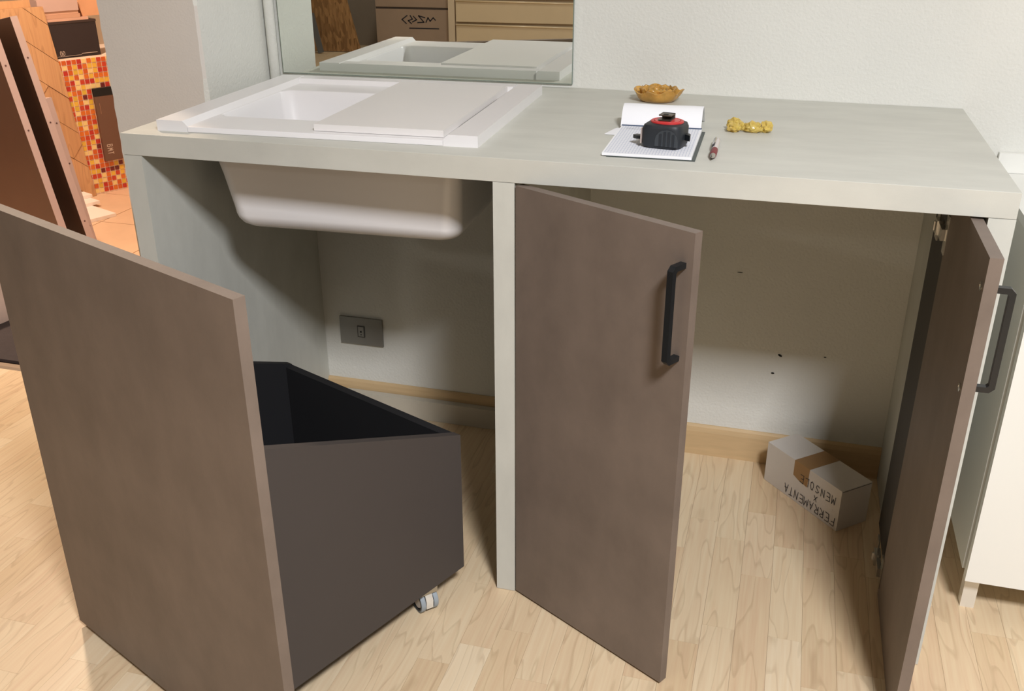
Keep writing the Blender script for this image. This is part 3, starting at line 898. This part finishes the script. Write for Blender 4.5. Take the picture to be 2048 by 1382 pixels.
# orange oak sample board with diagonal planks, leaning in front of the plinth
ob_ = thing('parquet_sample_board', 'orange oak parquet sample board with diagonal planks, leaning before the mosaic', 'sample board', (-2.009, 2.312, 0.001), math.atan2(MT_.y, MT_.x))
BWID, BHGT = 0.60, 0.875
MB().prism([(-BWID, 0), (0, 0), (-0.0856, BHGT), (-BWID, BHGT)], 0.0045, 0.012, Matrix(((1, 0, 0, 0), (0, 0, -1, 0), (0, 1, 0, 0), (0, 0, 0, 1)))).build('backing', mat('board_backing', (150, 104, 70), 0.7, vary=0.05), ob_)
def clip_poly(poly, a, b_, c):
    out = []
    for i in range(len(poly)):
        p, q_ = poly[i], poly[(i+1) % len(poly)]
        dp, dq = a*p[0]+b_*p[1]-c, a*q_[0]+b_*q_[1]-c
        if dp <= 0:
            out.append(p)
        if dp*dq < 0:
            t = dp/(dp-dq)
            out.append((p[0]+(q_[0]-p[0])*t, p[1]+(q_[1]-p[1])*t))
    return out
an = math.radians(-40)
dxp, dzp = math.cos(an), math.sin(an)
pw = 0.115
for k_ in range(-9, 12):
    for jj in range(-4, 4):
        ln = 0.52
        s0 = jj*ln + (0.26 if k_ % 2 else 0)
        cx0, cz0 = -0.2, 0.45
        pts = [(cx0+dxp*s-dzp*t, cz0+dzp*s+dxp*t) for s, t in ((s0, k_*pw), (s0+ln-0.002, k_*pw), (s0+ln-0.002, (k_+1)*pw-0.002), (s0, (k_+1)*pw-0.002))]
        for a, b_, c in ((0.9, 0.088, 0), (-1, 0, BWID), (0, 1, BHGT), (0, -1, 0)):
            pts = clip_poly(pts, a, b_, c)
            if len(pts) < 3:
                break
        if len(pts) >= 3:
            o = MB().prism(pts, 0.012, 0.0195 + 0.0015*((k_*3+jj) % 3), Matrix(((1, 0, 0, 0), (0, 0, -1, 0), (0, 1, 0, 0), (0, 0, 0, 1)))).build('plank', M['oak'], ob_)
ob2 = MB().prism([(-0.62, 0), (-0.125, 0), (-0.130, 0.905), (-0.62, 0.905)], -0.014, 0.003, Matrix(((1, 0, 0, 0), (0, 0, -1, 0), (0, 1, 0, 0), (0, 0, 0, 1)))).build('oak_board', mat('orange_oak_board', (208, 158, 112), 0.5, vary=0.10, vscale=5, stretch=(8, 8, 1)), None)
ob2.location = (-2.009, 2.312, 0.001)
ob2.rotation_euler = (0, 0, math.atan2(MT_.y, MT_.x))
tag(ob2, 'taller orange oak board behind the parquet sample board at the left edge', 'board')

# dark brown panels with pale edges, leaning at the left
M['brown_face'] = mat('dark_brown_panel', (92, 66, 52), 0.45, spec=0.4, vary=0.05)
M['pale_edge'] = mat('pale_pink_edge', (188, 164, 158), 0.55, vary=0.05)
def leaning_panel(name, top, bot, wid, thick, label, rz):
    """right-hand long edge runs from bot to top (3D points)"""
    o = thing(name, label, 'panel', bot, 0, 'brown panels leaning at the left')
    zax = (Vector(top)-Vector(bot))
    Ln = zax.length
    zax.normalize()
    xax = Vector((math.cos(rz), math.sin(rz), 0))
    yax = zax.cross(xax).normalized()
    xax = yax.cross(zax).normalized()
    o.rotation_euler = Matrix((xax, yax, zax)).transposed().to_euler()
    MB().box((-wid, 0.0005, 0), (-0.001, thick, Ln-0.001)).build('board', M['brown_face'], o)
    MB().box((-0.001, 0, 0), (0, thick+0.0005, Ln)).build('edge_band', M['pale_edge'], o)
    MB().box((-wid, 0, Ln-0.001), (-0.0012, thick+0.0005, Ln)).build('edge_band', M['pale_edge'], o)
    for f_ in (0.16, 0.58, 0.84):
        MB().tube([(-0.0004, thick*0.5, Ln*f_), (0.0006, thick*0.5, Ln*f_)], 0.0035, 10).build('dowel_hole', mat('dowel_dark', (92, 66, 64), 0.8, vary=0.02), o)
    return o
def foot(top, bot):
    """extend the edge line down to the floor"""
    t, b_ = Vector(top), Vector(bot)
    return b_ + (b_-t)*((b_.z-0.012)/(t.z-b_.z))
PA = ((-1.556, 1.50, 0.918), (-1.405, 1.50, 0.086))
leaning_panel('brown_panel', PA[0], foot(*PA), 0.62, 0.026, 'tallest dark brown panel with pale edge leaning at the left, the middle one', math.radians(-24))
PB = ((-1.569, 1.40, 0.90), (-1.434, 1.40, 0.13))
leaning_panel('brown_panel', PB[0], foot(*PB), 0.62, 0.026, 'frontmost dark brown panel with pale edge leaning at the left photo border', math.radians(-24))
PC = ((-1.545, 1.585, 0.612), (-1.485, 1.585, 0.21))
leaning_panel('brown_panel', PC[0], foot(*PC), 0.55, 0.022, 'shortest dark brown panel leaning behind the two taller ones', math.radians(-24))

# white sample cards on the tiled floor
for k_, (cx_, cy_, z, dep, lab) in enumerate(((-1.686, 2.039, 0.0008, 0.21, 'front white sample card with small reddish print on the tiled floor'),
                                      (-1.853, 2.149, 0.0155, 0.10, 'middle white sample card overlapping the printed one on the tiled floor'),
                                      (-1.922, 2.189, 0.0302, 0.075, 'rear white sample card of the three on the tiled floor'))):
    cdv = thing('sample_card', lab, 'card', (cx_, cy_, z), math.radians(68), 'white sample cards on the tiled floor')
    MB().box((-0.20, 0, 0), (0.0, dep, 0.014)).bevel(0.001, 1).build('card', mat('card_cream', (244, 230, 220), 0.5, vary=0.01), cdv)
    if k_ == 0:
        pr_ = MB()
        for q_, ln in enumerate((0.035, 0.030, 0.055)):
            for c_ in range(int(ln/0.005)):
                pr_.ribbon([(-0.145+c_*0.005, 0.120-q_*0.022, 0.0146), (-0.145+c_*0.005+0.0032, 0.120-q_*0.022, 0.0146)], 0.007, Vector((0, 0, 1)))
        pr_.build('print', mat('reddish_print', (196, 120, 118), 0.7, vary=0.03), cdv)

# dark mat and pale sack beyond the threshold at the left border
mt_ = MB().box((-1.34, 0.625, 0.0005), (-0.72, 1.15, 0.010)).bevel(0.002, 1).build('door_mat', mat('dark_mat', (62, 54, 54), 0.95, vary=0.08, vscale=60, bump=0.4), None)
tag(mt_, 'dark grey mat beyond the threshold at the left photo border', 'mat')
def sack():
    rings = []
    for i in range(9):
        z = 0.24*i/8
        f_ = 1 - 0.18*(abs(i-4)/4)**3
        rings.append([p + Vector((noise.noise(p*9)*0.012, noise.noise(p*9+Vector((5, 0, 0)))*0.012, 0)) for p in squircle(0.17*f_, 0.10*f_, 28, 3.5, z)])
    return MB().rings(rings).build('paper_sack', mat('pale_sack_paper', (214, 196, 186), 0.85, vary=0.05, bump=0.3, bscale=40), None, smooth=50)
sa = sack()
sa.location = (-1.335, 0.93, 0.0105)
sa.rotation_euler = (0, 0, math.radians(80))
tag(sa, 'pale sack standing on the dark mat at the left photo border', 'sack')

# ---------------------------------------------------------------- far end of the room, seen in the mirror
YM = -5.9
def osb_mat():
    mt = mat('osb_strands', (146, 106, 62), 0.7, vary=0.0)
    nt = mt.node_tree
    b = nt.nodes['Principled BSDF']
    tc = nt.nodes.new('ShaderNodeTexCoord')
    mpn = nt.nodes.new('ShaderNodeMapping'); mpn.inputs['Scale'].default_value = (60, 60, 12)
    vo = nt.nodes.new('ShaderNodeTexVoronoi'); vo.inputs['Scale'].default_value = 1.0
    r = nt.nodes.new('ShaderNodeValToRGB')
    r.color_ramp.elements[0].color = rgba((128, 92, 56)); r.color_ramp.elements[1].color = rgba((176, 134, 88))
    sep = nt.nodes.new('ShaderNodeSeparateColor')
    nt.links.new(tc.outputs['Object'], mpn.inputs['Vector']); nt.links.new(mpn.outputs[0], vo.inputs['Vector'])
    nt.links.new(vo.outputs['Color'], sep.inputs[0]); nt.links.new(sep.outputs[0], r.inputs[0]); nt.links.new(r.outputs[0], b.inputs['Base Color'])
    return mt
ow = MB().prism([(-3.05, 0.003), (-2.43, 0.003), (-2.62, 1.0), (-3.05, 1.0)], 0, 0.018, Matrix(((1, 0, 0, 0), (0, 0.12, -1, YM-0.10), (0, 1, 0, 0), (0, 0, 0, 1)))).build('osb_board', osb_mat(), None)
tag(ow, 'oriented strand board leaning at the far wall, seen in the mirror', 'board')
gb = MB().box((-0.026, -0.01, 0), (0.026, 0.01, 0.36)).bevel(0.002, 1).build('grey_bar', mat('grey_metal_bar', (112, 112, 112), 0.5, metal=0.3, vary=0.04), None)
gb.location = (-2.78, YM+0.03, 0.003)
gb.rotation_euler = (math.radians(6), math.radians(-14), 0)
tag(gb, 'short grey bar leaning on the strand board, seen in the mirror', 'bar')
cb = thing('cardboard_box', 'brown cardboard box with handwriting, seen in the mirror', 'box', (-1.890, YM-0.25, 0.0015))
M['cardb'] = mat('brown_cardboard', (158, 136, 118), 0.85, spec=0.1, vary=0.04)
MB().box((-0.352, -0.2, 0), (0.352, 0.2, 0.40)).bevel(0.003, 1).build('body', M['cardb'], cb)
MB().box((-0.35, -0.198, 0.4005), (0.35, 0.196, 0.418)).build('lid_gap', mat('dark_cardboard_gap', (70, 58, 50), 0.9, vary=0.05), cb)
hw = MB()
for pts in ([(-0.27, .31), (-0.25, .33), (-0.22, .30), (-0.2, .33), (-0.18, .29)], [(-0.17, .33), (-0.11, .345), (-0.16, .29), (-0.10, .285)], [(-0.06, .34), (-0.09, .31), (-0.05, .29)],
            [(-0.03, .345), (-0.05, .315), (-0.01, .30), (-0.04, .275)], [(0.0, .345), (0.05, .31), (0.01, .275)], [(-0.30, .235), (-0.02, .235)]):
    hw.ribbon([(-x-0.05, 0.2012, z) for x, z in pts], 0.010, Vector((0, 1, 0)))
hw.build('handwriting', M['ink'], cb)
ub = thing('cardboard_box', 'upper brown cardboard box stacked on the written one, seen in the mirror', 'box', (-1.890, YM-0.25, 0.42))
MB().box((-0.352, -0.2, 0), (0.352, 0.2, 0.38)).bevel(0.003, 1).build('body', M['cardb'], ub)
MB().box((-0.03, -0.201, 0.3795), (0.03, 0.201, 0.381)).build('tape', M['tape'], ub)
wd_ = thing('beige_wardrobe', 'glossy beige cabinet with wide horizontal fronts, seen in the mirror', 'cabinet', (-0.865, YM-0.25, 0.002))
M['beige'] = mat('glossy_beige_front', (214, 192, 160), 0.25, spec=0.5, vary=0.02)
MB().box((-0.66, -0.25, 0), (0.70, 0.20, 1.6)).build('carcass', mat('beige_carcass', (190, 168, 140), 0.5, vary=0.02), wd_)
MB().box((-0.672, 0.2, 0), (-0.612, 0.235, 1.6)).bevel(0.002, 1).build('post', mat('cream_post', (206, 186, 160), 0.5, vary=0.02), wd_)
for k_, (z0, z1) in enumerate(((0.02, 0.275), (0.305, 0.48), (0.51, 0.80), (0.82, 1.18), (1.20, 1.58))):
    fr_ = MB().box((-0.600, 0.2005, z0), (0.69, 0.232, z1)).bevel(0.008, 3).build('front', M['beige'], wd_, smooth=40)
    MB().tube([(-0.60, 0.236, z1+0.004), (0.69, 0.236, z1-0.004)], 0.008, 8).build('highlight_line', mat('cream_highlight', (228, 204, 168), 0.2, vary=0.02), fr_, smooth=True)  # pale bar stands in for the bright highlight line along each front

# ceiling lamp housings; the far one goes with the added fill light
for k_, ((lx, ly), sz, pw_, cl) in enumerate(LAMPS):
    t_ = thing('ceiling_or_fill_lamp', ('square white ceiling panel lamp nearest the cabinet' , 'added unseen fill lamp at the far end of the room, lighting what the mirror shows')[k_], 'lamp', (lx, ly, CEIL), 0, 'ceiling panel lamps')
    MB().box((-0.29, -0.29, -0.05), (0.29, 0.29, -0.001)).bevel(0.004, 1).build('housing', M['white_lac'], t_)
t_ = thing('spot_lamp', 'warm spot lamp on the ceiling of the side room', 'lamp', (-1.50, 1.28, CEIL))
MB().tube([(0, 0, -0.001), (0, 0, -0.2)], 0.02, 12).tube([(0, 0, -0.2), (0, 0, -0.32)], [0.06, 0.11], 20).build('shade', M['black_metal'], t_, smooth=40)
